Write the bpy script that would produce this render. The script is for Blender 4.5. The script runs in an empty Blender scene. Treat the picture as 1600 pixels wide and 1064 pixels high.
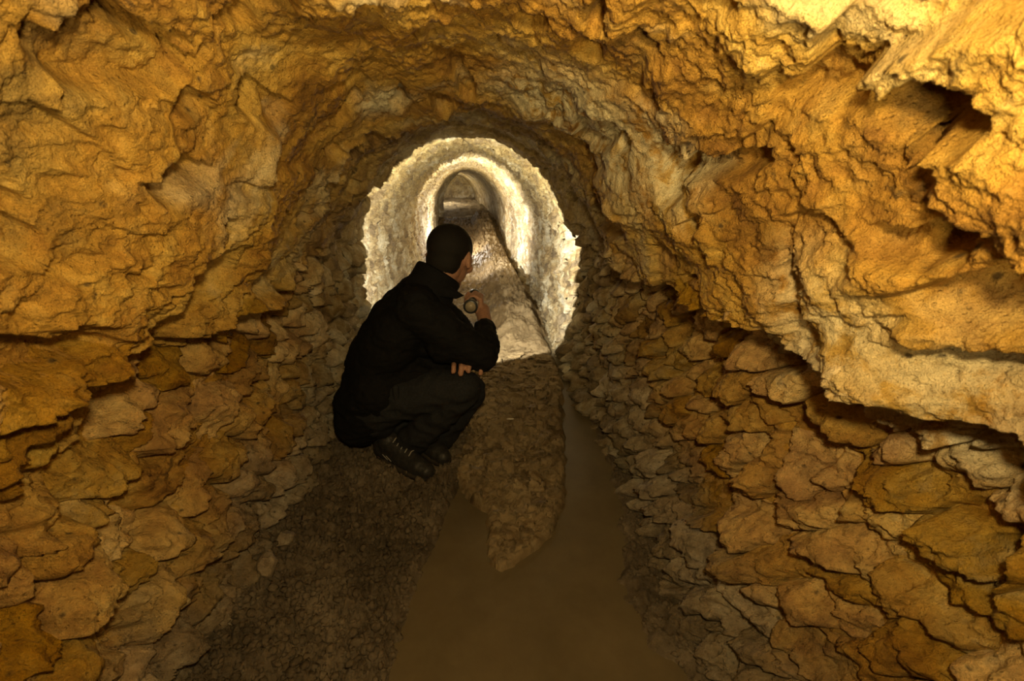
import bpy, bmesh, math, random, time
_T0 = time.time()
import numpy as np
from mathutils import Vector, Matrix, Euler

S = bpy.context.scene
COL = S.collection
random.seed(7)
RNG = np.random.default_rng(11)

# ---------------------------------------------------------------- camera
FPX = 711.0
PITCH = math.atan(244 / FPX)
YAW = math.atan(70 * math.cos(PITCH) / FPX)
CAMZ = 1.1
cd = bpy.data.cameras.new('camera')
cam = bpy.data.objects.new('camera', cd)
COL.objects.link(cam)
cam.location = (0, 0, CAMZ)
cam.rotation_euler = (math.pi / 2 - PITCH, 0, -YAW)
cd.sensor_width = 36
cd.lens = 36 * FPX / 1600
cd.clip_start = 0.02
cd.dof.use_dof = True
cd.dof.focus_distance = 1.9
cd.dof.aperture_fstop = 9
S.camera = cam

# ---------------------------------------------------------------- world, exposure
W = bpy.data.worlds.new('world')
S.world = W
W.use_nodes = True
W.node_tree.nodes['Background'].inputs[0].default_value = (0.010, 0.0095, 0.008, 1)
W.node_tree.nodes['Background'].inputs[1].default_value = 1.0
S.view_settings.view_transform = 'Standard'
S.view_settings.look = 'None'
S.view_settings.gamma = 1
S.view_settings.use_curve_mapping = False
S.view_settings.exposure = 0.0


def lamp(name, kind, loc, energy, color, rot=(0, 0, 0), **kw):
    l = bpy.data.lights.new(name, kind)
    l.energy = energy
    l.color = color
    for k, v in kw.items():
        setattr(l, k, v)
    o = bpy.data.objects.new(name, l)
    COL.objects.link(o)
    o.location = loc
    o.rotation_euler = rot
    return o


def aim(o, d):
    o.rotation_euler = Vector(d).to_track_quat('-Z', 'Y').to_euler()


# the photographer's warm lamp high behind the camera
l = lamp('warm_lamp', 'AREA', (0.04, -0.02, 1.22), 7.8, (1.0, 0.75, 0.34), shape='DISK', size=0.06)
aim(l, (0.03, 1.0, -0.35))
# added fill light lower down, tipped up to brighten the vault
l = lamp('vault_fill', 'AREA', (0.05, -0.25, 1.0), 5.6, (1.0, 0.76, 0.35), shape='DISK', size=0.08, spread=math.radians(125))
aim(l, (0.06, 0.75, 0.75))
# floor lamp further down the tunnel, out of sight behind the crouching person
lamp('tunnel_lamp', 'POINT', (-0.25, 7.6, 0.30), 58.0, (1.0, 0.95, 0.84), shadow_soft_size=0.04)
l2 = lamp('side_fill', 'SPOT', (-0.40, 5.2, 0.46), 190.0, (1.0, 0.96, 0.88), spot_size=math.radians(155), spot_blend=1.0, shadow_soft_size=0.03)  # added fill to brighten the right wall, no lamp known there
aim(l2, (1.0, 0.62, 0.55))
lamp('end_fill', 'POINT', (-0.62, 12.9, 1.03), 12.0, (1.0, 0.94, 0.80), shadow_soft_size=0.04)  # added unseen fill that brightens the far end


# camera geometry, used only to place things on real planes
_F0 = np.array([math.sin(YAW), math.cos(YAW), 0])
_R = np.array([math.cos(YAW), -math.sin(YAW), 0])
_Z = np.array([0, 0, 1.0])
_F = _F0 * math.cos(PITCH) - _Z * math.sin(PITCH)
_U = _F0 * math.sin(PITCH) + _Z * math.cos(PITCH)


def aty(x, y, Y):
    d = _F + _R * (x - 800) / FPX + _U * (532 - y) / FPX
    return Vector(np.array([0, 0, CAMZ]) + d * Y / d[1])


def atz(x, y, z=0.0):
    d = _F + _R * (x - 800) / FPX + _U * (532 - y) / FPX
    return Vector(np.array([0, 0, CAMZ]) + d * (z - CAMZ) / d[2])


# ---------------------------------------------------------------- noise
_perm = np.random.default_rng(3).permutation(256)
_perm = np.concatenate([_perm, _perm])
_g = np.random.default_rng(4).normal(size=(256, 3))
_g /= np.linalg.norm(_g, axis=1)[:, None]


def pn(P, sc=1.0, seed=0.0):
    P = np.asarray(P, float) * sc + np.array([seed * 17.3, seed * 9.1, seed * 5.7]) + 500.0
    I = np.floor(P).astype(int)
    f = P - I
    u = f * f * f * (f * (f * 6 - 15) + 10)
    I &= 255
    out = 0
    for dx in (0, 1):
        wx = u[..., 0] if dx else 1 - u[..., 0]
        for dy in (0, 1):
            wy = u[..., 1] if dy else 1 - u[..., 1]
            for dz in (0, 1):
                wz = u[..., 2] if dz else 1 - u[..., 2]
                h = _perm[_perm[_perm[(I[..., 0] + dx) & 255] + ((I[..., 1] + dy) & 255)] + ((I[..., 2] + dz) & 255)]
                g = _g[h]
                out = out + wx * wy * wz * (g[..., 0] * (f[..., 0] - dx) + g[..., 1] * (f[..., 1] - dy) + g[..., 2] * (f[..., 2] - dz))
    return out * 1.6


def fbm(P, sc, octv=4, seed=0, gain=0.5, lac=2.07):
    a, t = 1.0, 0
    for i in range(octv):
        t = t + a * pn(P, sc, seed + i * 1.3)
        a *= gain
        sc *= lac
    return t


def ridged(P, sc, octv=4, seed=0):
    a, t = 1.0, 0
    for i in range(octv):
        t = t + a * (1 - np.abs(pn(P, sc, seed + i * 2.1)) * 2)
        a *= 0.5
        sc *= 2.1
    return t


def sst(a, b, x):
    t = np.clip((x - a) / (b - a), 0, 1)
    return t * t * (3 - 2 * t)


def plates(P, sc, seed, n=3.0, sharp=0.12):
    """stepped noise: broken layers with a crisp lip"""
    q = fbm(P, sc, 4, seed) * n
    fl = np.floor(q)
    fr = q - fl
    return (fl + sst(0.5 - sharp, 0.5 + sharp, fr)) / n


# ---------------------------------------------------------------- tunnel shape
# half profile: height, half width
PR = np.array([(-0.12, .585), (0, .60), (.15, .612), (.30, .622), (.46, .628), (.62, .628), (.78, .615), (.90, .582), (1.0, .533),
               (1.10, .468), (1.19, .390), (1.26, .305), (1.31, .215), (1.345, .11), (1.36, 0.0)])
_h = PR[::-1]
_full = np.concatenate([np.c_[-PR[:, 1], PR[:, 0]], np.c_[_h[1:, 1], _h[1:, 0]]])   # left base -> crown -> right base
_seg = np.r_[0, np.cumsum(np.hypot(*np.diff(_full, axis=0).T))]
LEN = _seg[-1]
_s = np.linspace(0, LEN, 1200)
_px = np.interp(_s, _seg, _full[:, 0])
_pz = np.interp(_s, _seg, _full[:, 1])
k = np.hanning(61)
k /= k.sum()
_px = np.convolve(np.pad(_px, 30, 'reflect', reflect_type='odd'), k, 'valid')
_pz = np.convolve(np.pad(_pz, 30, 'reflect', reflect_type='odd'), k, 'valid')
_tx = np.gradient(_px)
_tz = np.gradient(_pz)
_n = np.hypot(_tx, _tz)
_nx, _nz = _tz / _n, -_tx / _n           # inward normal
SPR = 0.86                                # springing height of the vault
SL = float(np.interp(SPR, _pz[:600], _s[:600]))
SR = LEN - SL


def base(Y, s):
    x = np.interp(s, _s, _px)
    z = np.interp(s, _s, _pz)
    nx = np.interp(s, _s, _nx)
    nz = np.interp(s, _s, _nz)
    # slow wander of the tunnel, and the bend at its far end
    bend = -0.11 * np.clip(Y - 10.6, 0, None) ** 1.05
    far = sst(2.6, 4.5, Y)
    x = x * (1 + 0.03 * far) + bend + 0.02 * np.sin(Y * 1.7) * sst(2.0, 3.0, Y)
    x = np.where((x > 0.3) & (Y < 2.2), x - 0.055 * sst(2.2, 1.0, Y) * sst(.55, .0, z), x)
    z = z * (1 + 0.02 * far)
    # narrower doorway-like section past the step
    nar = sst(11.0, 11.03, Y)
    x = np.where(x < bend - 0.05, x + nar * 0.13 * sst(bend - 0.05, bend - 0.35, x), x)
    P = np.stack([x, Y, z], -1)
    N = np.stack([nx, np.zeros_like(Y), nz], -1)
    return P, N


def on_lining(x, y):
    """point of the plain lining seen at a spot of the picture"""
    Yg, sg = np.meshgrid(np.exp(np.linspace(-1.2, 1.0, 160)), np.linspace(0, LEN, 300), indexing='ij')
    P, _ = base(Yg.ravel(), sg.ravel())
    v = P - np.array([0, 0, CAMZ])
    d = v @ _F
    e = (800 + FPX * (v @ _R) / d - x) ** 2 + (532 - FPX * (v @ _U) / d - y) ** 2
    return P[np.argmin(np.where(d > .1, e, 1e9))]


HOLES = [(on_lining(x, y), r_, dp, np.array(st)) for x, y, r_, dp, st in [
    (390, 165, .030, .09, (1, .7, 1.3)), (300, 105, .018, .06, (1, 1, 1)), (440, 18, .026, .08, (1.4, .8, 1)), (245, 240, .030, .06, (1, .45, 1.5)),
    (1520, 195, .024, .09, (1, 1, 1)), (1495, 118, .034, .07, (1, .6, 1.4)), (1325, 392, .022, .08, (1, 1.2, .5)), (1010, 22, .030, .07, (.6, 1.3, 1)),
    (1575, 320, .028, .08, (1, 1, 1)), (1250, 560, .026, .06, (1, 1, 1)), (1560, 850, .030, .09, (1, 1, 1)), (560, 205, .014, .05, (1, 1, 1)),
    (1045, 130, .020, .05, (1, 1, 1)), (470, 255, .020, .05, (1, 1, 1)), (250, 75, .03, .05, (1, .6, 1.5)), (1130, 205, .018, .05, (1, .6, 1))]]


BULGES = [(on_lining(x, y), r_, h_) for x, y, r_, h_ in [(960, 185, .17, .040), (850, 150, .14, .032), (1090, 235, .12, .030), (1380, 470, .13, .045), (1500, 560, .12, .035), (620, 175, .12, .025)]]
STAIN_SHADE = [(tuple(on_lining(x, y)), r_) for x, y, r_ in [(110, 50, .13), (40, 330, .06), (1500, 130, .06), (1110, 385, .12), (470, 40, .06), (1350, 370, .05), (20, 180, .07), (1000, 40, .06), (750, 190, .10), (330, 400, .05), (1240, 560, .07)]]  # dark patches, among them corner shade put into the rock colour
BLOOM_HIGHLIGHTS = [(tuple(on_lining(x, y)), r_) for x, y, r_ in [(955, 180, .26), (850, 140, .16), (1080, 225, .15), (1400, 500, .17), (1530, 600, .15), (375, 290, .07), (340, 360, .07), (600, 150, .09)]]  # bright highlight on vault and right wall, painted as pale colour


def holes(P):
    w = P + np.stack([.018 * pn(P, 22, 5), .018 * pn(P, 22, 6), .018 * pn(P, 22, 7)], -1) + .006 * pn(P, 70, 8)[:, None]
    out = np.zeros(len(P))
    for c, r_, dp, st in HOLES:
        q = np.linalg.norm((w - c) * st, axis=1) / r_
        out = np.maximum(out, dp * sst(1.15, .75, q) - .012 * np.exp(-((q - 1.5) / .35) ** 2) * (out == 0))
    return out


def disp(P, N, Y, s):
    """inward relief of the rock at every point of the lining"""
    z = P[:, 2]
    near = sst(3.3, 2.5, Y)
    edge = 0.045 * fbm(np.c_[Y * 1.0, np.where(s < LEN / 2, 0.0, 9.0), 0 * Y], 3.2, 5, 5)
    ds = np.where(s < LEN / 2, s - SL, SR - s) + edge            # >0 : vault
    vault = sst(-0.012, 0.012, ds)
    d = 0.035 * fbm(P, 1.6, 3, 1) + 0.020 * fbm(P * np.array([1, .7, 1]), 4.5, 3, 2)
    out = np.zeros(len(Y))
    # plastered, broken vault
    k_ = (vault > 0) & (near > 0)
    if k_.any():
        p, y, zz, ss = P[k_], Y[k_], z[k_], s[k_]
        v = 0.034 * plates(p * np.array([1, .55, 1]), 2.6, 8, 1.8, .09)
        v = v + 0.017 * plates(p * np.array([1, .6, 1]), 7.0, 12, 1.8, .14) * sst(-.3, .2, pn(p, 2.2, 33))
        v = v + 0.010 * plates(p * np.array([1, .7, 1]), 19.0, 14, 1.8, .2) * sst(-.2, .3, pn(p, 3.2, 35))
        v = v + 0.006 * ridged(p, 18, 4, 15) * sst(-.15, .25, pn(p, 3.0, 31)) + .006 * fbm(p, 11, 3, 16)
        hole = sst(.40, .52, pn(p * np.array([1, .6, 1]), 6.5, 21)) + .8 * sst(.40, .52, pn(p * np.array([1, .5, 1]), 15, 23))
        v = v - 0.050 * np.clip(hole, 0, 1)
        lip = sst(1.96, 1.88, y + 0.10 * fbm(p, 4, 3, 41))            # thick coat ends in a lip
        v = v + 0.022 * lip
        rib = np.exp(-((y - 1.02 + .45 * (zz - 1.0) + .04 * pn(p, 5, 3)) / .045) ** 2) * (ss < LEN / 2) * sst(.75, .85, zz) * sst(1.3, 1.15, zz)
        v = v + 0.022 * rib + 0.040 * sst(1.9, 1.4, y) * np.where(ss > LEN / 2, 1.35, .8) * sst(1.30, 1.05, zz)
        v = v * (1 - .40 * sst(1.12, 1.3, zz))
        out[k_] += (vault[k_] * v) * near[k_]
    k_ = (vault < 1) & (near > 0)
    if k_.any():
        p = P[k_]
        m = 0.014 * fbm(p, 9, 3, 51) + .008 * ridged(p, 26, 2, 52) - 0.028
        m = m - 0.016 * sst(.1, .5, pn(p, 19, 53))
        out[k_] += ((1 - vault[k_]) * m) * near[k_]
    out += d * near
    k_ = Y < 2.2
    if k_.any():
        out[k_] -= holes(P[k_])
        for c, r_, h_ in BULGES:
            out[k_] += h_ * np.exp(-(np.linalg.norm(P[k_] - c, axis=1) / r_) ** 2) * (1 + .8 * pn(P[k_], 7, 44))
    # beyond the reach of the single stones: rough pointed masonry, plaster
    k_ = near < 1
    if k_.any():
        p, y = P[k_], Y[k_]
        c = 0.030 * plates(p, 6, 61, 2.0, .16) + 0.024 * fbm(p, 15, 4, 62) + 0.012 * ridged(p, 30, 3, 63) - .012 * sst(.15, .4, pn(p, 12, 64))
        c = c * sst(14, 4, y) * .9 + 0.5 * d[k_]
        out[k_] += c * (1 - near[k_])
    return out


def micro(P, Y):
    return (0.0042 * fbm(P, 60, 3, 71) + 0.0022 * fbm(P, 190, 2, 72)) * sst(6, 2, Y) + .003 * fbm(P, 40, 2, 73)


def mesh_obj(name, V, Fc, mat, parent=None, smooth=True):
    me = bpy.data.meshes.new(name)
    V = np.ascontiguousarray(V, dtype=np.float32)
    Fc = np.ascontiguousarray(Fc, dtype=np.int32)
    nf, nv = Fc.shape
    me.vertices.add(len(V))
    me.vertices.foreach_set('co', V.ravel())
    me.loops.add(nf * nv)
    me.loops.foreach_set('vertex_index', Fc.ravel())
    me.polygons.add(nf)
    me.polygons.foreach_set('loop_start', np.arange(0, nf * nv, nv, dtype=np.int32))
    me.polygons.foreach_set('use_smooth', np.full(nf, smooth, dtype=bool))
    me.update(calc_edges=True)
    me.materials.append(mat)
    o = bpy.data.objects.new(name, me)
    COL.objects.link(o)
    if parent:
        o.parent = parent
    return o


def grid_faces(ny, nx, flip=False):
    i = np.arange(ny * nx).reshape(ny, nx)
    a, b, c, d = i[:-1, :-1].ravel(), i[:-1, 1:].ravel(), i[1:, 1:].ravel(), i[1:, :-1].ravel()
    return np.stack([a, d, c, b] if flip else [a, b, c, d], -1)


def tag(o, label=None, cat=None, group=None, kind=None):
    if label: o['label'] = label
    if cat: o['category'] = cat
    if group: o['group'] = group
    if kind: o['kind'] = kind
    return o


# ---------------------------------------------------------------- materials
def mat_new(name):
    m = bpy.data.materials.new(name)
    m.use_nodes = True
    nt = m.node_tree
    return m, nt, nt.nodes['Principled BSDF']


def nd(nt, t, **kw):
    n = nt.nodes.new(t)
    for k, v in kw.items():
        if k.startswith('i_'):
            n.inputs[k[2:].replace('_', ' ')].default_value = v
        else:
            setattr(n, k, v)
    return n


def ramp(nt, stops, src):
    r = nt.nodes.new('ShaderNodeValToRGB')
    e = r.color_ramp.elements
    while len(e) < len(stops):
        e.new(0.5)
    for i, (p, c) in enumerate(stops):
        e[i].position = p
        e[i].color = (*c, 1) if len(c) == 3 else (c[0],) * 3 + (1,)
    nt.links.new(src, r.inputs[0])
    return r.outputs[0]


def noise(nt, pos, scale, detail=6, rough=.6, dist=0.0):
    n = nd(nt, 'ShaderNodeTexNoise', i_Scale=scale, i_Detail=detail, i_Roughness=rough, i_Distortion=dist)
    nt.links.new(pos, n.inputs['Vector'])
    return n.outputs['Fac']


def mixc(nt, fac, a, b, mode='MIX'):
    m = nt.nodes.new('ShaderNodeMix')
    m.data_type = 'RGBA'
    m.blend_type = mode
    for sock, v in ((m.inputs[0], fac), (m.inputs[6], a), (m.inputs[7], b)):
        if hasattr(v, 'is_linked'):
            nt.links.new(v, sock)
        elif isinstance(v, (int, float)):
            sock.default_value = v
        else:
            sock.default_value = (*v, 1)
    return m.outputs[2]


def mathn(nt, op, a, b=0.0, clamp=False):
    m = nt.nodes.new('ShaderNodeMath')
    m.operation = op
    m.use_clamp = clamp
    for sock, v in ((m.inputs[0], a), (m.inputs[1], b)):
        if hasattr(v, 'is_linked'):
            nt.links.new(v, sock)
        else:
            sock.default_value = v
    return m.outputs[0]


def maprange(nt, v, a, b):
    m = nt.nodes.new('ShaderNodeMapRange')
    m.interpolation_type = 'SMOOTHSTEP'
    nt.links.new(v, m.inputs[0])
    m.inputs[1].default_value = a
    m.inputs[2].default_value = b
    return m.outputs[0]


def bumps(nt, bs, pairs):
    last = None
    for h, dist, st in pairs:
        b = nt.nodes.new('ShaderNodeBump')
        b.inputs['Distance'].default_value = dist
        b.inputs['Strength'].default_value = st
        nt.links.new(h, b.inputs['Height'])
        if last:
            nt.links.new(last, b.inputs['Normal'])
        last = b.outputs[0]
    nt.links.new(last, bs.inputs['Normal'])


def rock_material(name, stone=False):
    m, nt, bs = mat_new(name)
    g = nt.nodes.new('ShaderNodeNewGeometry')
    pos = g.outputs['Position']
    sep = nt.nodes.new('ShaderNodeSeparateXYZ')
    nt.links.new(pos, sep.inputs[0])
    n1 = noise(nt, pos, 5.0, 7, .62, .6)
    n2 = noise(nt, pos, 17.0, 6, .65, .4)
    n3 = noise(nt, pos, 2.4, 4, .55, .8)
    n4 = noise(nt, pos, 70.0, 5, .7)
    ochre = ramp(nt, [(.32, (.15, .070, .014)), (.43, (.40, .20, .035)), (.52, (.60, .35, .060)), (.61, (.76, .52, .13)), (.72, (.86, .72, .38))], n1)
    rust = ramp(nt, [(.33, (.20, .09, .018)), (.52, (.58, .31, .045)), (.70, (.78, .52, .14))], n2)
    c = mixc(nt, .45, ochre, rust)
    grey = ramp(nt, [(.3, (.16, .135, .095)), (.5, (.34, .29, .21)), (.7, (.50, .45, .35))], n2)
    tan = ramp(nt, [(.36, (.16, .11, .055)), (.45, (.46, .33, .15)), (.53, (.62, .53, .34)), (.60, (.78, .72, .54)), (.70, (.50, .50, .46))], n1)
    tan = mixc(nt, mathn(nt, 'MULTIPLY', maprange(nt, sep.outputs['Z'], .70, 1.20), .85), tan, ramp(nt, [(.35, (.34, .22, .07)), (.55, (.66, .50, .20)), (.70, (.80, .70, .42))], n2))
    # silt grey near the ground
    zz = mathn(nt, 'ADD', sep.outputs['Z'], mathn(nt, 'MULTIPLY', n3, -0.8))
    zz = mathn(nt, 'ADD', zz, 0.4)
    low = maprange(nt, zz, .52, .12)
    c = mixc(nt, mathn(nt, 'MULTIPLY', low, .85), c, grey)
    # paler lime plaster down the tunnel
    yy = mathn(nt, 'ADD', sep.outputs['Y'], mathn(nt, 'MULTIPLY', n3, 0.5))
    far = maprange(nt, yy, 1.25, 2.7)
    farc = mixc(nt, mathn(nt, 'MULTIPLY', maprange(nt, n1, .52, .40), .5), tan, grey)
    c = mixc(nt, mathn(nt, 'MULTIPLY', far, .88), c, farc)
    # white lime bloom on the crown, plus highlights painted as pale spots
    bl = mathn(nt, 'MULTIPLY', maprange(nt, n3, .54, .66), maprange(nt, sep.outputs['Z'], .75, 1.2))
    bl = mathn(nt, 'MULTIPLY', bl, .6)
    for cpt, rad in BLOOM_HIGHLIGHTS:
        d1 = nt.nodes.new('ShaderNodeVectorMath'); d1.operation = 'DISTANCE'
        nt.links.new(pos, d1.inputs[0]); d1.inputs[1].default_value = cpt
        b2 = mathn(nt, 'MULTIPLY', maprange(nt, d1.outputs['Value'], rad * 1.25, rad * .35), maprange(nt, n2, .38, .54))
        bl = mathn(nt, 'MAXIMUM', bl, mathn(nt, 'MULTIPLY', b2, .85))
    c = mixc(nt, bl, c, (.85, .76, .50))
    # dark pits of their own, random blotches, and corner shade painted as dark spots
    v = nd(nt, 'ShaderNodeTexVoronoi', i_Scale=34.0)
    nt.links.new(pos, v.inputs['Vector'])
    pit = mathn(nt, 'MULTIPLY', maprange(nt, v.outputs['Distance'], .22, .08), maprange(nt, n2, .50, .60))
    stain_shade = maprange(nt, noise(nt, pos, 8.5, 5, .7, 1.2), .63, .72)
    for cpt, rad in STAIN_SHADE:
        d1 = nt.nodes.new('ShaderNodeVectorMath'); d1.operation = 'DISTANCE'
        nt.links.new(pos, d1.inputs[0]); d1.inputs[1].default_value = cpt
        stain_shade = mathn(nt, 'MAXIMUM', stain_shade, mathn(nt, 'MULTIPLY', maprange(nt, d1.outputs['Value'], rad * 1.3, rad * .4), mathn(nt, 'MULTIPLY', maprange(nt, n2, .40, .56), .8)))
    dark = mathn(nt, 'MAXIMUM', mathn(nt, 'MULTIPLY', pit, .8), mathn(nt, 'MULTIPLY', stain_shade, .7))
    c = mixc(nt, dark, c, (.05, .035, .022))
    c = mixc(nt, .5, c, ramp(nt, [(.3, (.45,)), (.7, (1.35,))], n4), 'MULTIPLY')
    if stone:
        oi = nt.nodes.new('ShaderNodeObjectInfo')
        hs = nt.nodes.new('ShaderNodeHueSaturation')
        nt.links.new(c, hs.inputs['Color'])
        nt.links.new(mathn(nt, 'ADD', mathn(nt, 'MULTIPLY', oi.outputs['Random'], .5), .72), hs.inputs['Value'])
        nt.links.new(mathn(nt, 'ADD', mathn(nt, 'MULTIPLY', oi.outputs['Random'], -.25), 1.08), hs.inputs['Saturation'])
        c = hs.outputs[0]
    nt.links.new(c, bs.inputs['Base Color'])
    bs.inputs['Roughness'].default_value = .78
    bs.inputs['Specular IOR Level'].default_value = .25
    v2 = nd(nt, 'ShaderNodeTexVoronoi', i_Scale=120.0)
    nt.links.new(pos, v2.inputs['Vector'])
    pits = mathn(nt, 'MULTIPLY', maprange(nt, v2.outputs['Distance'], .30, .05), maprange(nt, noise(nt, pos, 12, 3, .6), .45, .60))
    bumps(nt, bs, [(n2, .024, .8), (n4, .010, 1.0), (noise(nt, pos, 240, 4, .75), .0035, 1.0), (mathn(nt, 'SUBTRACT', 1.0, pits), .004, .8)])
    return m


def ground_material(name, c0, c1, c2, rough=.9, spec=.2, scale=40, bump=.006, vary=0.0):
    m, nt, bs = mat_new(name)
    g = nt.nodes.new('ShaderNodeNewGeometry')
    pos = g.outputs['Position']
    n1 = noise(nt, pos, scale, 7, .72)
    n2 = noise(nt, pos, 4, 4, .6, .5)
    a = mixc(nt, .5, ramp(nt, [(.3, c0), (.5, c1), (.72, c2)], n1), ramp(nt, [(.3, c0), (.5, c1), (.72, c2)], n2))
    if vary:
        n5 = noise(nt, pos, 7, 6, .7, 1.5)
        a = mixc(nt, mathn(nt, 'MULTIPLY', maprange(nt, n5, .50, .62), .75), a, (.10, .062, .026))
    oi = nt.nodes.new('ShaderNodeObjectInfo')
    hs = nt.nodes.new('ShaderNodeHueSaturation')
    nt.links.new(a, hs.inputs['Color'])
    nt.links.new(mathn(nt, 'ADD', mathn(nt, 'MULTIPLY', oi.outputs['Random'], vary), 1 - vary / 2), hs.inputs['Value'])
    nt.links.new(hs.outputs[0], bs.inputs['Base Color'])
    bs.inputs['Roughness'].default_value = rough
    bs.inputs['Specular IOR Level'].default_value = spec
    bumps(nt, bs, [(n1, bump * 1.3, 1.0), (noise(nt, pos, scale * 5, 4, .75), bump * .45, 1.0)])
    return m


def simple_material(name, col, rough=.8, spec=.3, bump=None, metal=0.0):
    m, nt, bs = mat_new(name)
    g = nt.nodes.new('ShaderNodeNewGeometry')
    n = noise(nt, g.outputs['Position'], bump[0] if bump else 60, 4, .6)
    lo = tuple(c * .75 for c in col)
    hi = tuple(min(1, c * 1.25) for c in col)
    nt.links.new(ramp(nt, [(.3, lo), (.7, hi)], n), bs.inputs['Base Color'])
    bs.inputs['Roughness'].default_value = rough
    bs.inputs['Specular IOR Level'].default_value = spec
    bs.inputs['Metallic'].default_value = metal
    if bump:
        bumps(nt, bs, [(n, bump[1], .6)])
    return m


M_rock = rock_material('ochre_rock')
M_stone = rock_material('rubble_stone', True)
M_soil = ground_material('loose_soil', (.055, .043, .029), (.16, .125, .085), (.38, .31, .215), .95, .1, 30, .008)
M_wet = ground_material('wet_mud', (.115, .090, .050), (.15, .118, .066), (.19, .15, .086), .38, .4, 9, .0012)
M_bank = ground_material('drying_mud', (.16, .115, .06), (.29, .215, .115), (.44, .35, .21), .7, .3, 26, .004, .35)
M_ditch_shade = ground_material('ditch_mud_shade', (.07, .044, .018), (.17, .115, .052), (.34, .25, .13), .6, .35, 14, .012)  # brown mud, also painting the ditch's shade
M_slab = ground_material('dusty_slab', (.16, .12, .07), (.34, .27, .17), (.52, .44, .30), .9, .2, 12, .01)

# ---------------------------------------------------------------- lining of the tunnel
EXTRA = 0.0


def lining(name, s0, s1, ns, Ys, parent=None, off=0.0):
    sv = np.linspace(s0, s1, ns)
    YY, SS = np.meshgrid(Ys, sv, indexing='ij')
    Y, s = YY.ravel(), SS.ravel()
    P, N = base(Y, s)
    d = disp(P, N, Y, s) + micro(P, Y) - off
    # crack-like lips also lean along the tunnel a little
    V = P + N * d[:, None]
    V[:, 1] += (0.012 * fbm(P, 12, 3, 81)) * sst(6, 2, Y)
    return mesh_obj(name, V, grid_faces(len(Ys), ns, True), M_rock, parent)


Yn = np.r_[np.linspace(-1.0, .28, 30)[:-1], np.exp(np.linspace(math.log(.28), math.log(3.2), 410))]
Yf = np.exp(np.linspace(math.log(3.19), math.log(16.2), 240))
ov = 0.03
ceiling = tag(lining('ceiling', SL - ov, SR + ov, 680, Yn), kind='structure')
wall_left = tag(lining('wall_left', 0, SL - ov + .002, 230, Yn, off=0), kind='structure')
wall_right = tag(lining('wall_right', SR + ov - .002, LEN, 230, Yn, off=0), kind='structure')
lining('vault_plaster', SL - ov, SR + ov, 300, Yf, ceiling)
lining('wall_plaster', 0, SL - ov + .002, 130, Yf, wall_left)
lining('wall_plaster', SR + ov - .002, LEN, 130, Yf, wall_right)


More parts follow.
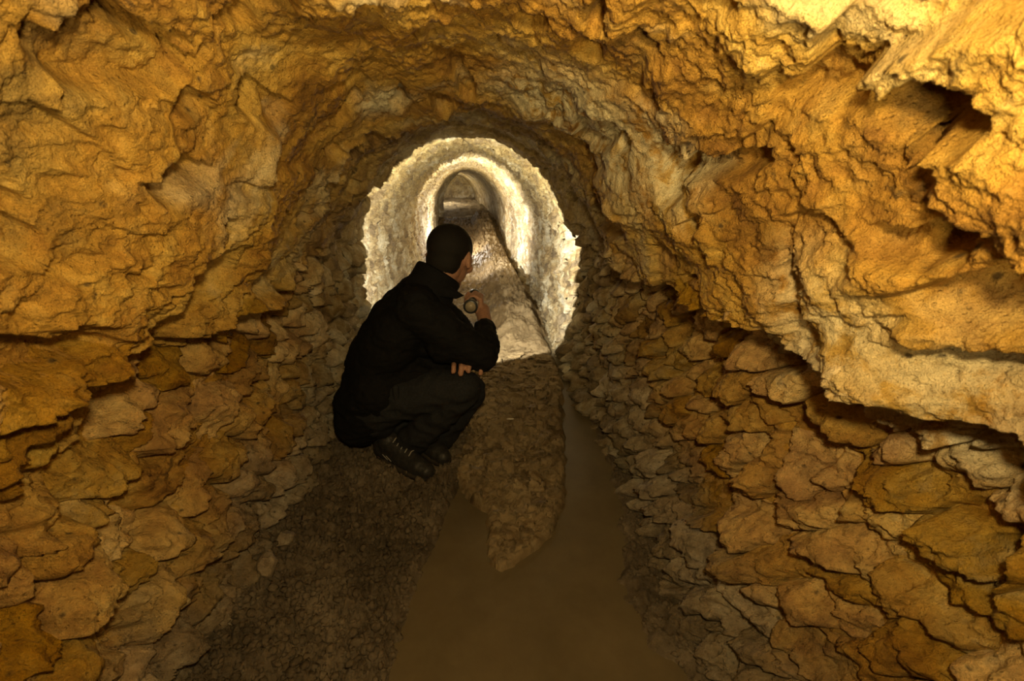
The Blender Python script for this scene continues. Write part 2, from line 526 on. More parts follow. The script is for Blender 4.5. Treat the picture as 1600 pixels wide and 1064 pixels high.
# single rubble stones set proud of both walls
def wall_stones(side, parent, seed):
    rng = np.random.default_rng(seed)
    cy, cs = .118, .078
    smax = SL - 0.01
    Ys = []
    y = .30
    while y < 2.95:
        Ys.append(y)
        y += cy * (0.80 + 0.16 * y)
    seeds = []
    rows = int((smax - .10) / cs) + 1
    for j in range(rows):
        shift = rng.uniform(0, 1) * cy
        for i, y in enumerate(Ys):
            seeds.append((y + shift * (1 if i < len(Ys) - 1 else .3) + rng.uniform(-.26, .26) * cy,
                          .10 + j * cs + rng.uniform(-.28, .28) * cs))
    seeds = np.array(seeds)
    seeds = seeds[rng.uniform(size=len(seeds)) > .20]
    wt = rng.uniform(-.012, .014, len(seeds))
    asp = 1.35 if side < 0 else 1.7
    shear = -.15 if side < 0 else .45
    hs = rng.uniform(.020, .062, len(seeds)) * (1.0 if side < 0 else .9)
    tilt = rng.uniform(.35, 1.0, len(seeds)) * (1.0 if side < 0 else .8)
    tilty = rng.uniform(-.2, .2, len(seeds))
    cnt = 0
    order = np.argsort(seeds[:, 0])
    for k in order:
        sy, ss = seeds[k]
        if ss > smax - .005 or cnt >= 298:
            continue
        step = min(.011, max(.0034, .0046 * sy))
        gy = np.arange(sy - .19, sy + .19, step)
        gs = np.arange(ss - .13, ss + .13, step)
        YY, SS = np.meshgrid(gy, gs, indexing='ij')
        Y, s = YY.ravel(), SS.ravel()
        Q = np.c_[Y * 1.0, s, np.full(len(Y), 3.0 * side)]
        wy = Y + .030 * pn(Q, 9, 3) + .014 * pn(Q, 26, 4) + .005 * pn(Q, 70, 4)
        ws = s + .022 * pn(Q, 9, 6) + .012 * pn(Q, 26, 7) + .005 * pn(Q, 70, 5)
        dd = np.hypot((seeds[:, 0] - sy), seeds[:, 1] - ss)
        nb = np.argsort(dd)[:16]
        gy_ = wy[:, None] - seeds[nb, 0]
        D = np.hypot(gy_ / asp, ws[:, None] - seeds[nb, 1] + shear * gy_) - wt[nb]
        me_d = D[:, 0]
        ot = D[:, 1:].min(1)
        e = (ot - me_d) * .5 - .0015
        keep = (e > -.006).reshape(len(gy), len(gs))
        fk = keep[:-1, :-1] & keep[1:, :-1] & keep[1:, 1:] & keep[:-1, 1:]
        if fk.sum() < 12:
            continue
        sr = s if side < 0 else LEN - s
        P, N = base(Y, sr)
        b = disp(P, N, Y, sr)
        fade = sst(2.95, 2.6, Y)
        dome = hs[k] * (1 - np.exp(-np.clip(e, -.01, 1) / .019))
        lean = -(s - ss) * tilt[k] + (Y - sy) * tilty[k]
        body = dome + lean * sst(-.002, .012, e) + .006
        # knocked-off facets
        for q in range(3):
            a = rng.uniform(0, 6.28)
            sl = rng.uniform(.3, .9)
            pl = hs[k] * rng.uniform(.8, 1.2) + .010 + .012 - sl * ((Y - sy) * math.cos(a) + (s - ss) * math.sin(a)) - .004
            body = np.minimum(body, pl + .006)
        rough = .014 * plates(P + k, 13, 3, 2.5, .14) + .009 * fbm(P + k, 22, 4, 91) + .005 * ridged(P + k, 48, 3, 92)
        h = body + rough * sst(-.002, .01, e) - .016 * sst(.004, -.006, e)
        low = 1 + .5 * sst(.22, .0, P[:, 2])
        d = b + (h * low + .003) * (.35 + .65 * fade) * np.where(e > 0, 1, 1) + micro(P, Y)
        V = P + N * d[:, None]
        # overhanging lower lips sag a little
        V[:, 2] -= .25 * np.clip(h, 0, .06) * sst(0.0, -.03, s - ss)
        V[:, 1] += (0.012 * fbm(P, 12, 3, 81)) * sst(6, 2, Y)
        idx = np.arange(len(Y)).reshape(len(gy), len(gs))
        Fc = np.stack([idx[:-1, :-1][fk], idx[1:, :-1][fk], idx[1:, 1:][fk], idx[:-1, 1:][fk]], -1)
        if side > 0:
            Fc = Fc[:, ::-1]
        used, inv = np.unique(Fc.ravel(), return_inverse=True)
        mesh_obj('stone', V[used], inv.reshape(-1, 4), M_stone, parent)
        cnt += 1
    return cnt


nl = wall_stones(-1, wall_left, 5)
nr = wall_stones(1, wall_right, 9)
print('stones', nl, nr)


# closing walls
def cap(name, Y, cx, flip, kind='structure', zlift=0.0):
    n = 60
    x = np.linspace(-.85, .85, n)
    z = np.linspace(-.3, 1.9, n)
    ZZ, XX = np.meshgrid(z, x, indexing='ij')
    P = np.stack([XX.ravel() + cx, np.full(n * n, Y), ZZ.ravel()], -1)
    P[:, 1] += .06 * plates(P * np.array([1, 1, 2.]), 4, 4, 2) + .04 * fbm(P, 6, 3, 3)
    return tag(mesh_obj(name, P, grid_faces(n, n, flip), M_rock), kind=kind)


cap('wall_back', 14.2, -0.42, False)
cap('wall_front', -1.0, 0.0, True)

# ---------------------------------------------------------------- floor
WETZ = 0.0
SOIL = np.array([(.2, -.28), (.6, -.225), (.77, -.21), (.97, -.19), (1.17, -.14), (1.38, -.10), (1.5, -.06), (2.1, .05), (2.6, .10), (4.0, .12)])
BL = np.array([(1.04, .05), (1.10, .02), (1.24, .03), (1.30, .025), (1.36, -.01), (1.45, -.065), (1.6, -.10), (2.1, -.08), (3.5, -.10), (16, -.2)])
BR = np.array([(1.04, .08), (1.09, .12), (1.19, .24), (1.31, .31), (1.5, .36), (1.72, .40), (2.39, .525), (3.0, .545), (5.0, .57), (16, .6)])


def rise(Y):
    return .34 * sst(7.2, 11.0, Y)


def floor_grid(Ys, xs):
    YY, XX = np.meshgrid(Ys, xs, indexing='ij')
    return YY.ravel(), XX.ravel()


Yfl = np.exp(np.linspace(math.log(.30), math.log(11.2), 260))
Y, X = floor_grid(Yfl, np.linspace(-.75, .75, 90))
P = np.stack([X, Y, 0 * X], -1)
P[:, 2] = WETZ + .002 * fbm(P, 6, 3, 1) + .004 * fbm(P, 2, 2, 2) + rise(Y)
floor = tag(mesh_obj('floor', P, grid_faces(260, 90), M_wet), kind='structure')

# crumbly soil bench along the left wall
Ys_ = np.exp(np.linspace(math.log(.30), math.log(3.6), 430))
xs_ = np.linspace(-.72, .14, 250)


def soil_z(X, Y):
    P = np.stack([X, Y, 0 * X], -1)
    e = np.interp(Y, SOIL[:, 0], SOIL[:, 1]) + .014 * fbm(P, 9, 4, 5) - X
    z = -.012 + .042 * sst(-.012, .035, e) + .02 * sst(.05, .4, e) + .03 * sst(-.42, -.62, X)
    gr = .021 * fbm(P, 22, 4, 7) + .018 * ridged(P, 46, 3, 8) - .006 + .008 * np.abs(pn(P, 110, 9)) + .010 * plates(P, 30, 9, 2, .2)
    return z + gr * sst(-.01, .03, e) + .012 * fbm(P, 5, 3, 6) * sst(0, .06, e)


Y, X = floor_grid(Ys_, xs_)
P = np.stack([X, Y, soil_z(X, Y)], -1)
soil = tag(mesh_obj('soil', P, grid_faces(430, 250), M_soil, floor), kind='stuff')

# small bar of grit against the right wall
Y, X = floor_grid(np.exp(np.linspace(math.log(.45), math.log(2.7), 300)), np.linspace(.30, .72, 110))


def grit_z(X, Y):
    P = np.stack([X, Y, 0 * X], -1)
    e = X - (np.interp(Y, [.45, .62, .74, .80, .9, 1.0, 1.15, 1.3, 1.8, 2.4, 2.7], [.36, .44, .50, .46, .43, .43, .49, .53, .585, .64, .66]) - .03) + .03 * fbm(P, 9, 3, 3)
    return -.012 + .028 * sst(-.01, .05, e) + (.008 * ridged(P, 45, 3, 8) + .012 * fbm(P, 30, 3, 4)) * sst(-.01, .05, e)


P = np.stack([X, Y, grit_z(X, Y)], -1)
grit = tag(mesh_obj('grit', P, grid_faces(300, 110), M_soil, floor), kind='stuff')


# bank of drying mud in the middle, carrying on as a ridge down the tunnel
def bank_parts(X, Y):
    P = np.stack([X, Y, 0 * X], -1)
    wl = .016 * fbm(P, 14, 4, 15)
    el = X - np.interp(Y, BL[:, 0], BL[:, 1]) + wl
    er = np.interp(Y, BR[:, 0], BR[:, 1]) - X + wl
    e = np.minimum(el, er)
    e = np.where(Y < 1.08, e - (1.08 - Y) * 1.2, e)
    return P, e, el, er


def bank_z(X, Y):
    P, e, el, er = bank_parts(X, Y)
    far = sst(2.8, 3.8, Y + .35 * fbm(P, 3, 3, 31))
    z = -.012 + .034 * sst(-.006, .022, e) * (1 - far) + .02 * sst(.9, 2.6, Y) * sst(0, .04, e)
    z = z + .006 * plates(P, 20, 4, 2, .15) * sst(0, .03, e)
    # ridge: crest near the right, layered ditch on its left
    crest = np.interp(Y, [2.4, 3.2, 4, 7, 11], [.38, .40, .42, .44, .36])
    dit = sst(-.36, -.10, X - crest + .05 * fbm(P, 4, 4, 33))
    terr = dit * 5 + 1.3 * fbm(P, 5, 4, 34)
    terr = (np.floor(terr) + sst(.55, .95, terr - np.floor(terr))) / 5
    rdg = .006 + .15 * np.clip(.35 * dit + .65 * terr, 0, 1.1) - .16 * sst(.0, .12, X - crest - .05)
    rdg = rdg + .030 * plates(P * np.array([1, .7, 1]), 6, 38, 3, .12) * (.3 + dit) + .018 * ridged(P, 12, 3, 35) + .014 * fbm(P, 28, 3, 36)
    z = z * (1 - far) + (rdg + rise(Y)) * far
    return z + (.004 * fbm(P, 40, 3, 37) + .003 * ridged(P, 70, 2, 38)) * sst(0, .02, e)


Y, X = floor_grid(np.exp(np.linspace(math.log(1.0), math.log(11.1), 520)), np.linspace(-.66, .70, 230))
P = np.stack([X, Y, bank_z(X, Y)], -1)
bank = mesh_obj('mud_bank', P, grid_faces(520, 230), M_bank, floor)
# brown mud strip along the right wall, and the ditch's shade painted in brown
bank.data.materials.append(M_ditch_shade)
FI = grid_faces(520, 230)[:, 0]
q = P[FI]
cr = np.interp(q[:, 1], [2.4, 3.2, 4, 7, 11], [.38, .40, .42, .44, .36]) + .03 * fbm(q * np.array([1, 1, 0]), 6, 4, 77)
wet = ((q[:, 0] < cr - .13) & (q[:, 1] > 3.3 + .3 * pn(q, 3, 78))) | ((q[:, 0] > cr + .10) & (q[:, 1] > 2.9))  # faces of the painted ditch shade and of the brown strip
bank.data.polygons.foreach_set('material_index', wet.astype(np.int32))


def mud_flakes():
    rng = np.random.default_rng(21)
    seeds = []
    y = 1.06
    while y < 2.75:
        c = .046 + .014 * (y - 1)
        x = -.16
        while x < .56:
            seeds.append((x + rng.uniform(-.4, .4) * c, y + rng.uniform(-.4, .4) * c))
            x += c * 1.05
        y += c * .95
    seeds = np.array(seeds)
    cnt = 0
    for k, (sx, sy) in enumerate(seeds):
        if cnt >= 298:
            break
        _, e0, _, _ = bank_parts(np.array([sx]), np.array([sy]))
        if e0[0] < .016:
            continue
        n = 19
        XX, YY = np.meshgrid(np.linspace(sx - .055, sx + .055, n), np.linspace(sy - .055, sy + .055, n))
        X, Y = XX.ravel(), YY.ravel()
        P = np.stack([X, Y, 0 * X], -1)
        wx = X + .012 * pn(P, 30, 1) + .004 * pn(P, 90, 3)
        wy = Y + .012 * pn(P, 30, 2) + .004 * pn(P, 90, 4)
        nb = np.argsort(np.hypot(seeds[:, 0] - sx, seeds[:, 1] - sy))[:12]
        D = np.hypot(wx[:, None] - seeds[nb, 0], (wy[:, None] - seeds[nb, 1]) / 1.15)
        e = (D[:, 1:].min(1) - D[:, 0]) * .5 - .0014
        keep = (e > -.0025).reshape(n, n)
        fk = keep[:-1, :-1] & keep[1:, :-1] & keep[1:, 1:] & keep[:-1, 1:]
        if fk.sum() < 8:
            continue
        tx, ty = rng.uniform(-.24, .24, 2)
        z = bank_z(X, Y) + rng.uniform(.003, .015) + .005 * sst(.014, .002, e) * rng.uniform(-.3, 1) - .018 * sst(.0012, -.002, e) + tx * (X - sx) + ty * (Y - sy)
        z = z - .035 * sst(.008, -.004, bank_parts(X, Y)[1])
        idx = np.arange(n * n).reshape(n, n)
        Fc = np.stack([idx[:-1, :-1][fk], idx[:-1, 1:][fk], idx[1:, 1:][fk], idx[1:, :-1][fk]], -1)
        used, inv = np.unique(Fc.ravel(), return_inverse=True)
        mesh_obj('mud_flake', np.stack([X, Y, z], -1)[used], inv.reshape(-1, 4), M_bank, bank)
        cnt += 1


mud_flakes()


# crumbs of earth strewn over soil and grit
def crumbs(name, n, fx, fy, zf, parent, smin, smax, seed):
    rng = np.random.default_rng(seed)
    bm = bmesh.new()
    bmesh.ops.create_icosphere(bm, subdivisions=1, radius=1)
    v0 = np.array([v.co for v in bm.verts])
    f0 = np.array([[v.index for v in f.verts] for f in bm.faces])
    bm.free()
    y = np.array([fy(rng) for i in range(n)])
    x = np.array([fx(rng, q) for q in y])
    z = zf(x, y)
    m = len(v0)
    r = rng.uniform(0, 1, n) ** 3 * (smax - smin) + smin
    v = v0[None] * (1 + rng.uniform(-.3, .3, (n, m, 1))) * rng.uniform(.6, 1.3, (n, 1, 3)) * r[:, None, None]
    a = rng.uniform(0, 6.28, n)[:, None]
    vx = v[..., 0] * np.cos(a) - v[..., 1] * np.sin(a)
    vy = v[..., 0] * np.sin(a) + v[..., 1] * np.cos(a)
    V = np.stack([vx + x[:, None], vy + y[:, None], v[..., 2] * .8 + (z + r * .25)[:, None]], -1).reshape(-1, 3)
    FF = (f0[None] + (np.arange(n) * m)[:, None, None]).reshape(-1, 3)
    return tag(mesh_obj(name, V, FF, M_soil, parent), kind='stuff')


crumbs('earth_crumbs', 8000, lambda r, y: r.uniform(-.62, np.interp(y, SOIL[:, 0], SOIL[:, 1]) - .004), lambda r: math.exp(r.uniform(math.log(.6), math.log(2.6))), soil_z, floor, .0018, .013, 2)
crumbs('earth_crumbs', 1500, lambda r, y: r.uniform(np.interp(y, [.45, .62, .74, .80, .9, 1.0, 1.15, 1.3, 1.8, 2.4], [.36, .44, .50, .46, .43, .43, .49, .53, .585, .64]) - .02, .62), lambda r: math.exp(r.uniform(math.log(.6), math.log(2.2))), grit_z, floor, .0018, .009, 3)

# raised, broken floor beyond the step
Y, X = floor_grid(np.linspace(10.95, 14.4, 110), np.linspace(-1.3, .95, 120))
P = np.stack([X, Y, 0 * X], -1)
z = .38 + .105 * (Y - 11) + .05 * plates(P * np.array([.8, 1, 1]), 1.7, 4, 2, .05) + .02 * fbm(P, 8, 3, 3)
z = z - .05 * sst(.04, .0, np.abs(Y - 11.7 - .5 * (X + .2)) + .03 * pn(P, 5, 3))
z = np.where(Y < 11.0, -.2, z)
P[:, 2] = z
P[:, 1] += np.where(Y < 11.05, .05 * fbm(P * np.array([1, 0, 0]), 3, 3, 5), 0)
mesh_obj('raised_floor', P, grid_faces(110, 120), M_slab, floor)


# ---------------------------------------------------------------- solid helpers
class Solid:
    """collects rounded limbs and blobs, then fuses them to one skin"""

    def __init__(self):
        self.bm = bmesh.new()

    def ball(self, c, r, sc=(1, 1, 1), rot=None, sub=3):
        m = Matrix.Translation(Vector(c))
        if rot is not None:
            m = m @ rot.to_4x4()
        m = m @ Matrix.Diagonal((r * sc[0], r * sc[1], r * sc[2], 1))
        bmesh.ops.create_icosphere(self.bm, subdivisions=sub, radius=1, matrix=m)

    def limb(self, pts, rad):
        for i, (p, r) in enumerate(zip(pts, rad)):
            self.ball(p, r, sub=3)
            if i:
                a, b = Vector(pts[i - 1]), Vector(p)
                d = b - a
                L = d.length
                if L < 1e-5:
                    continue
                q = d.to_track_quat('Z', 'Y').to_matrix().to_4x4()
                bmesh.ops.create_cone(self.bm, cap_ends=True, segments=20, radius1=rad[i - 1], radius2=r, depth=L,
                                      matrix=Matrix.Translation((a + b) / 2) @ q)

    def build(self, name, mat, parent, voxel=.008, smooth=6, fold=None):
        me = bpy.data.meshes.new(name)
        self.bm.to_mesh(me)
        self.bm.free()
        o = bpy.data.objects.new(name, me)
        COL.objects.link(o)
        r = o.modifiers.new('r', 'REMESH')
        r.mode = 'VOXEL'
        r.voxel_size = voxel
        if smooth:
            s = o.modifiers.new('s', 'SMOOTH')
            s.iterations = smooth
            s.factor = .5
        dg = bpy.context.evaluated_depsgraph_get()
        dg.update()
        nm = bpy.data.meshes.new_from_object(o.evaluated_get(dg))
        o.modifiers.clear()
        o.data = nm
        nm.name = name
        n = len(nm.vertices)
        co = np.empty(n * 3, np.float32)
        nm.vertices.foreach_get('co', co)
        co = co.reshape(-1, 3).astype(float)
        if fold is not None:
            no = np.empty(n * 3, np.float32)
            nm.vertices.foreach_get('normal', no)
            no = no.reshape(-1, 3)
            co = co + no * fold(co)[:, None]
            nm.vertices.foreach_set('co', co.astype(np.float32).ravel())
        nm.polygons.foreach_set('use_smooth', np.ones(len(nm.polygons), bool))
        nm.update()
        nm.materials.clear()
        nm.materials.append(mat)
        o.parent = parent
        return o


def bm_obj(name, bm, mat, parent=None, smooth=True, bevel=0):
    me = bpy.data.meshes.new(name)
    bm.to_mesh(me)
    bm.free()
    if smooth:
        for p in me.polygons:
            p.use_smooth = True
    me.materials.append(mat)
    o = bpy.data.objects.new(name, me)
    COL.objects.link(o)
    if parent:
        o.parent = parent
    return o


# ---------------------------------------------------------------- the crouching person
M_jacket = simple_material('black_cloth', (.0075, .0075, .0082), .85, .15, (120, .002))
M_trouser = simple_material('charcoal_cloth', (.024, .025, .028), .92, .15, (150, .002))
M_skin = simple_material('skin', (.42, .22, .14), .55, .4, (200, .0006))
M_hair = simple_material('dark_hair', (.012, .010, .008), .7, .25, (400, .004))
M_shoe = simple_material('worn_black_leather', (.030, .029, .028), .5, .4, (80, .003))
M_sole = simple_material('rubber_sole', (.05, .042, .033), .9, .2, (60, .004))
M_lace = simple_material('pale_lace', (.36, .34, .30), .8, .2)
M_black = simple_material('black_metal', (.015, .015, .016), .35, .5, None, .6)
M_ring = simple_material('dark_grip_ring', (.03, .03, .032), .4, .5)

person = bpy.data.objects.new('person', None)
COL.objects.link(person)
tag(person, 'person in a black jacket and charcoal trousers crouching by the left wall, holding a torch', 'person')

side = Vector((0.16, -0.987, 0))          # towards the person's right hand side (nearer the camera)
cen = [aty(578, 618, 1.70), aty(592, 562, 1.68), aty(622, 508, 1.67), aty(652, 468, 1.66)]
hw = [.075, .075, .10, .125]
rr = [.118, .120, .112, .082]
neck0 = aty(676, 446, 1.66)
HC = aty(704, 396, 1.70)                  # head centre
shR, elR, wrR = aty(652, 484, 1.515), aty(752, 556, 1.50), aty(759, 508, 1.69)
shL, elL, wrL = aty(668, 470, 1.82), aty(752, 552, 1.80), aty(744, 556, 1.60)
hipR, knR, anR = aty(592, 628, 1.60), aty(722, 606, 1.52), aty(632, 704, 1.63)
hipL, knL, anL = aty(606, 622, 1.78), aty(733, 612, 1.66), aty(676, 704, 1.72)
SZ = .045
heelR, toeR = atz(600, 715, SZ), atz(668, 744, SZ)
heelL, toeL = atz(648, 690, SZ), atz(694, 722, SZ)

fa = math.radians(66)
fwd = Vector((math.cos(fa), math.sin(fa), -.42)).normalized()     # where the face looks
rgt = fwd.cross(Vector((0, 0, 1))).normalized()
upv = rgt.cross(fwd).normalized()
HM = Matrix((rgt, fwd, upv)).transposed()      # local x right, y forward, z up


def hp(x, y, z):
    return HC + HM @ Vector((x, y, z))


# body: one skin, clothed over
b = Solid()
for t in (-1, -.33, .33, 1):
    b.limb([c + side * (h * t * .8) for c, h in zip(cen, hw)], [r * .78 for r in rr])
b.limb([cen[3], neck0, hp(0, -.02, -.06)], [.07, .058, .055])
b.ball(HC, 1, (.074, .092, .088), HM)
b.ball(hp(0, .025, -.055), 1, (.057, .064, .058), HM)
b.ball(hp(0, .070, -.095), .024)
b.ball(hp(0, .093, -.035), 1, (.013, .018, .024), HM)
b.limb([hp(0, .083, .0), hp(0, .104, -.045)], [.008, .012])
b.ball(hp(0, .086, -.072), 1, (.024, .010, .008), HM)
for sx in (-1, 1):
    b.ball(hp(sx * .03, .080, .008), 1, (.020, .012, .008), HM)
    b.ball(hp(sx * .043, .070, -.035), .022)
    b.ball(hp(sx * .079, -.008, -.022), 1, (.008, .018, .032), HM @ Euler((.25, 0, sx * -.35)).to_matrix())
    b.limb([hp(sx * .080, -.016, .002), hp(sx * .086, -.022, -.015), hp(sx * .080, -.006, -.048)], [.006, .006, .007])
b.limb([shR, elR, wrR], [.050, .038, .026])
b.limb([shL, elL, wrL], [.050, .038, .026])
b.limb([hipR, knR, anR], [.075, .055, .036])
b.limb([hipL, knL, anL], [.075, .055, .036])
b.limb([anR, heelR + Vector((0, 0, .035)), toeR + Vector((0, 0, .02))], [.034, .034, .022])
b.limb([anL, heelL + Vector((0, 0, .035)), toeL + Vector((0, 0, .02))], [.034, .034, .022])
# right hand closed round the torch
TC = aty(739, 468, 1.77)
TD = Vector((.10, 1.0, .02)).normalized()
palm = TC + Vector((.036, .004, -.046))
b.limb([wrR, palm], [.026, .030])
for i in range(4):
    o_ = TC + TD * (-.016 + i * .020) + Vector((0, .004, -.012))
    b.limb([o_ + Vector((.030, 0, -.016)), o_ + Vector((.032, 0, .014)), o_ + Vector((.006, 0, .029)), o_ + Vector((-.019, 0, .018 - .002 * i))],
           [.010, .0095, .009, .0078])
b.limb([palm + Vector((-.012, -.02, -.004)), TC + Vector((-.026, -.018, -.012)), TC + Vector((-.026, .012, .006)), TC + Vector((-.018, .03, .018))], [.013, .011, .010, .009])
# left hand tucked under the right elbow, four fingertips showing below the sleeve
pl = aty(738, 556, 1.54)
b.limb([wrL, pl], [.026, .028])
tips = [(709, 582, .0085), (721, 586, .0092), (733, 581, .009), (752, 585, .0085)]
for x, y, r in tips:
    b.limb([pl + (aty(x, 552, 1.50) - pl) * .4, aty(x + 1, 562, 1.53), aty(x, 573, 1.468), aty(x - 1, y - 1, 1.458)], [r * 1.25, r * 1.12, r * 1.05, r])
b.limb([pl, aty(764, 560, 1.56), aty(768, 572, 1.53)], [.016, .011, .009])
body = b.build('body', M_skin, person, .0048, 3)


def folds(P):
    f = .0055 * pn(P * np.array([1, 1, 1.6]), 14, 3) + .004 * (1 - np.abs(pn(P * np.array([1, 1, 2.2]), 22, 4)) * 3)
    return f - .002


j = Solid()
for t in (-1, -.5, 0, .5, 1):
    q = 1 - .16 * t * t
    j.limb([c + side * (h * t) for c, h in zip(cen, hw)], [r * q for r in rr])
hem0 = aty(566, 640, 1.70)
for t in (-1, 0, 1):
    j.limb([cen[0] + side * .09 * t, hem0 + side * .09 * t], [.112, .100])
for t in (-1, -.3, .5, 1):
    j.limb([aty(592, 590, 1.68) + side * .10 * t, aty(655, 572, 1.66) + side * .09 * t], [.085, .05])
j.limb([cen[3], neck0], [.085, .072])
j.limb([aty(566, 628, 1.62), aty(590, 612, 1.58), aty(606, 590, 1.60)], [.105, .105, .09])
j.limb([shR, (shR + elR) / 2 + Vector((0, 0, -.01)), elR, (elR + wrR) / 2, wrR + (elR - wrR) * .12], [.076, .068, .058, .052, .042])
j.limb([shL, (shL + elL) / 2, elL, (elL + wrL) / 2, wrL], [.074, .066, .056, .048, .040])
j.limb([cen[3] + side * .06, shR], [.08, .076])
j.limb([cen[3] - side * .06, shL], [.08, .074])
j.limb([aty(640, 520, 1.62), aty(700, 545, 1.58)], [.07, .055])
j.limb([elR, aty(762, 540, 1.56)], [.050, .048])
j.limb([aty(690, 541, 1.52), aty(748, 551, 1.51)], [.058, .053])
j.limb([aty(620, 575, 1.62), aty(690, 570, 1.62), aty(735, 568, 1.64)], [.06, .045, .03])
jacket = j.build('jacket', M_jacket, person, .008, 6, folds)
# stand-up collar with its two points
bm = bmesh.new()
rings = []
NA = 40
ax = (HC - neck0).normalized()
fr = (fwd - ax * fwd.dot(ax)).normalized()
sd = ax.cross(fr)
for kk, (hgt, rad) in enumerate([(-.045, .092), (-.01, .080), (.020, .076), (.048, .083), (.052, .088), (.044, .092), (.0, .092), (-.05, .104)]):
    ring = []
    for i in range(NA):
        a = i / NA * 2 * math.pi
        op = max(0, math.cos(a)) ** 6
        rd = rad * (1 + .10 * op)
        hh = hgt - (.018 * op if hgt > .03 else 0)
        ring.append(bm.verts.new(neck0 + ax * hh + fr * math.cos(a) * rd + sd * math.sin(a) * rd * .95))
    rings.append(ring)
for r0, r1 in zip(rings, rings[1:]):
    for i in range(NA):
        if i in (0,):
            continue
        bm.faces.new((r0[i], r0[(i + 1) % NA], r1[(i + 1) % NA], r1[i]))
bm_obj('collar', bm, M_jacket, jacket)
# pointed collar leaf
bm = bmesh.new()
pts = [aty(690, 438, 1.60), aty(724, 461, 1.60), aty(712, 466, 1.58), aty(680, 462, 1.56), aty(668, 440, 1.57)]
v1 = [bm.verts.new(p) for p in pts]
v2 = [bm.verts.new(p + Vector((.002, .006, -.004))) for p in pts]
bm.faces.new(v1)
bm.faces.new(v2[::-1])
for i in range(5):
    bm.faces.new((v1[i], v1[(i + 1) % 5], v2[(i + 1) % 5], v2[i]))
bm_obj('collar_leaf', bm, M_jacket, jacket, False)

t = Solid()
t.limb([hipR, (hipR + knR) / 2 + Vector((0, 0, .01)), knR], [.105, .088, .070])
t.limb([knR, (knR + anR) / 2, anR + Vector((0, 0, .01))], [.070, .068, .062])
t.limb([hipL, (hipL + knL) / 2, knL], [.105, .085, .068])
t.limb([knL, (knL + anL) / 2, anL + Vector((0, 0, .01))], [.066, .064, .058])
t.limb([hipR, hipL], [.110, .110])
t.ball(aty(626, 662, 1.70), .062)
t.limb([aty(585, 650, 1.62), aty(590, 658, 1.60)], [.08, .072])


def tfolds(P):
    return .007 * (1 - np.abs(pn(P * np.array([1.2, 1, 1.7]), 11, 13)) * 2.6) + .003 * pn(P, 30, 5) - .003


trousers = t.build('trousers', M_trouser, person, .008, 6, tfolds)
# pocket flap on the thigh
pk = Solid()
a_, b_ = aty(618, 606, 1.49), aty(622, 650, 1.50)
pk.limb([a_, b_], [.012, .010])
pk.build('pocket_seam', M_trouser, trousers, .004, 2)

h = Solid()
h.ball(hp(0, -.012, .020), 1, (.083, .097, .084), HM)
h.ball(hp(0, -.048, -.038), 1, (.066, .055, .062), HM)
ho = h.build('hair', M_hair, person, .005, 4)
# trim the hair off the face, the ears and below the nape
me = ho.data
bm = bmesh.new()
bm.from_mesh(me)
kill = []
iv = HM.inverted()
for v in bm.verts:
    q = iv @ (v.co - HC)
    if (q.y > .045 and q.z < .050) or (q.y > -.020 and q.z < -.004 - .2 * q.y) or q.z < -.088 or (q.y > -.035 and q.z < -.06):
        kill.append(v)
bmesh.ops.delete(bm, geom=kill, context='VERTS')
bm.to_mesh(me)
bm.free()


def shoe(heel, toe, nm_label=None):
    d = (toe - heel)
    d.z = 0
    L = d.length
    d.normalize()
    sd_ = Vector((d.y, -d.x, 0))
    sh = bpy.data.objects.new('shoe', None)
    s = Solid()

    def q(f, w, z):
        return heel + d * (f * L) + sd_ * w + Vector((0, 0, z))
    s.limb([q(-.02, 0, .040), q(.25, .0, .040), q(.55, .004, .036), q(.85, .004, .030), q(1.0, .004, .026)], [.036, .037, .040, .041, .032])
    s.limb([q(.0, 0, .045), q(.02, 0, .088)], [.038, .040])
    s.limb([q(.15, 0, .05), q(.16, 0, .092)], [.036, .042])
    s.limb([q(.18, 0, .085), q(.50, 0, .060), q(.8, 0, .040)], [.040, .034, .030])
    up = s.build('shoe', M_shoe, person, .005, 3, lambda P: .0015 * pn(P, 60, 3))
    bm = bmesh.new()
    outl = []
    for i in range(36):
        a = i / 36 * 2 * math.pi
        u = .5 - .5 * math.cos(a)
        w = (.036 + .012 * sst(.2, .75, u) - .006 * sst(.8, 1, u)) * (abs(math.sin(a)) ** .6) * (1 if math.sin(a) > 0 else -1)
        outl.append((-.13 + u * 1.25, w))
    lo = [bm.verts.new(q(f, w, -.004)) for f, w in outl]
    mi = [bm.verts.new(q(f, w * 1.06, .010)) for f, w in outl]
    hi = [bm.verts.new(q(f, w, .024)) for f, w in outl]
    bm.faces.new(lo)
    bm.faces.new(hi[::-1])
    for A, B in ((lo, mi), (mi, hi)):
        for i in range(36):
            bm.faces.new((A[i], A[(i + 1) % 36], B[(i + 1) % 36], B[i]))
    bmesh.ops.recalc_face_normals(bm, faces=bm.faces)
    bm_obj('sole', bm, M_sole, up)
    for i in range(5):
        f = .34 + i * .085
        z = .130 - (f - .18) * .095
        bm = bmesh.new()
        sx = Solid()
        sx.limb([q(f - .02, -.020, z - .006), q(f, 0, z + .001), q(f + .02, .020, z - .006)], [.0022, .0024, .0022])
        sx.build('lace', M_lace, up, .0014, 1)
        bm.free()
    for w in (-.041, ):
        for i in range(2):
            sx = Solid()
            sx.limb([q(.18 + .08 * i, w * -1, .052), q(.30 + .08 * i, -w * 1.05, .038)], [.0016, .0016])
            sx.build('stripe', M_lace, up, .0012, 0)
    return up


shoe(heelR, toeR)
shoe(heelL, toeL)

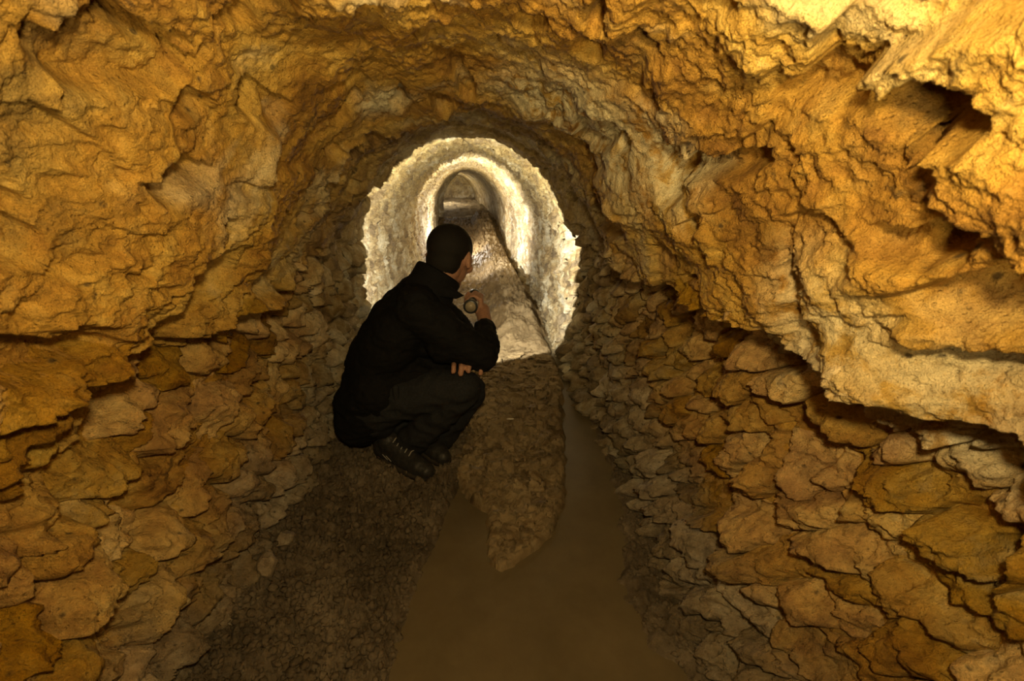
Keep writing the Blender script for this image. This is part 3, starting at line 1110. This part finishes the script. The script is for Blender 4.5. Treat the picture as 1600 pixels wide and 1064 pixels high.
# ---------------------------------------------------------------- the torch in the hand
torch = bpy.data.objects.new('torch', None)
COL.objects.link(torch)
torch.location = TC
torch.rotation_euler = TD.to_track_quat('Z', 'Y').to_euler()
tag(torch, 'small black torch held up in the right hand of the crouching person', 'torch')


def tube(name, prof, mat, parent, n=28):
    bm = bmesh.new()
    rs = [[bm.verts.new((r * math.cos(a * 2 * math.pi / n), r * math.sin(a * 2 * math.pi / n), z)) for a in range(n)] for r, z in prof]
    for A, B in zip(rs, rs[1:]):
        for i in range(n):
            bm.faces.new((A[i], A[(i + 1) % n], B[(i + 1) % n], B[i]))
    bm.faces.new(rs[0][::-1])
    bm.faces.new(rs[-1])
    return bm_obj(name, bm, mat, parent)


tube('barrel', [(.013, -.100), (.0155, -.097), (.0155, -.05), (.014, -.048), (.0155, -.045), (.0155, .04), (.014, .042)], M_black, torch)
tube('torch_head', [(.014, .038), (.022, .055), (.025, .062), (.025, .078), (.023, .080), (.022, .077)], M_black, torch)
ml, ntl, bl_ = mat_new('lit_lens')
bl_.inputs['Emission Color'].default_value = (1, .95, .8, 1)
bl_.inputs['Emission Strength'].default_value = 6
bl_.inputs['Base Color'].default_value = (.9, .9, .9, 1)
tube('lens', [(.021, .0775), (.021, .079)], ml, torch)
M_cap = simple_material('brushed_cap', (.34, .28, .19), .4, .5)
tube('end_cap', [(.0195, -.1088), (.0195, -.100)], M_cap, torch)
tube('end_ring', [(.0235, -.108), (.0275, -.105), (.0275, -.097), (.0255, -.094), (.015, -.094)], M_ring, torch)
sp = lamp('torch_beam', 'SPOT', TC + TD * .085, 175.0, (1.0, .93, .76), spot_size=math.radians(78), spot_blend=.06, shadow_soft_size=.012)
aim(sp, (.03, 1.0, .0))

# ---------------------------------------------------------------- loose things
def rock(name, loc, r, sc, mat, label, cat, seed, group=None):
    bm = bmesh.new()
    bmesh.ops.create_icosphere(bm, subdivisions=4, radius=1)
    V = np.array([v.co for v in bm.verts])
    rng = np.random.default_rng(seed)
    for q in range(9):
        n = rng.normal(size=3)
        n /= np.linalg.norm(n)
        d = V @ n
        lim = rng.uniform(.55, .85)
        V = V - np.outer(np.clip(d - lim, 0, None), n)
    V = V * (1 + .12 * fbm(V + seed, 1.6, 4, 1))[:, None] * np.array(sc) * r
    for v, c in zip(bm.verts, V):
        v.co = c
    o = bm_obj(name, bm, mat)
    o.location = loc
    tag(o, label, cat, group)
    return o


def on_soil(x, y, dz):
    p = atz(x, y, .04)
    return (p.x, p.y, float(soil_z(np.array([p.x]), np.array([p.y]))[0]) + dz)


rock('rock', on_soil(505, 806, .006), .034, (1.2, .9, .5), M_soil, 'flat dark clod lying on the soil below the left wall', 'clod', 4)
rock('rock', on_soil(424, 915, .018), .042, (.75, 1.1, 1.1), M_stone, 'pale grey upright rock at the foot of the left wall, nearest the camera', 'rock', 5)
rock('rock', on_soil(449, 868, .012), .030, (1, 1, .9), M_stone, 'small grey rock leaning at the foot of the left wall, behind the upright one', 'rock', 6)
rock('pebble', tuple(atz(1047, 812, .012)) if False else (atz(996, 876, .01).x, atz(996, 876, .01).y, .008), .010, (1, 1, .8), M_bank, 'lone small pebble at the edge of the wet mud by the right wall', 'pebble', 8)
pz = atz(797, 655, .05)
zb = float(bank_z(np.array([pz.x]), np.array([pz.y]))[0])
M_chip = simple_material('pale_chip', (.75, .70, .58), .6, .3)
rock('stone_chip', (pz.x, pz.y, zb + .012), .013, (1.5, .4, .3), M_chip, 'tiny pale sliver lying on the cracked mud bank', 'chip', 9)

# thin pale root dangling from the vault
rt = Solid()
rp = [aty(x, y, 2.0) for x, y in [(898, 208), (903, 212), (899, 218), (907, 224), (914, 233), (926, 240), (934, 250)]]
rt.limb(rp, [.0035, .003, .0032, .003, .0034, .0028, .002])
ro = rt.build('root', M_chip, None, .0024, 2)
tag(ro, 'thin pale twisted root hanging from the vault right of the crown', 'root')
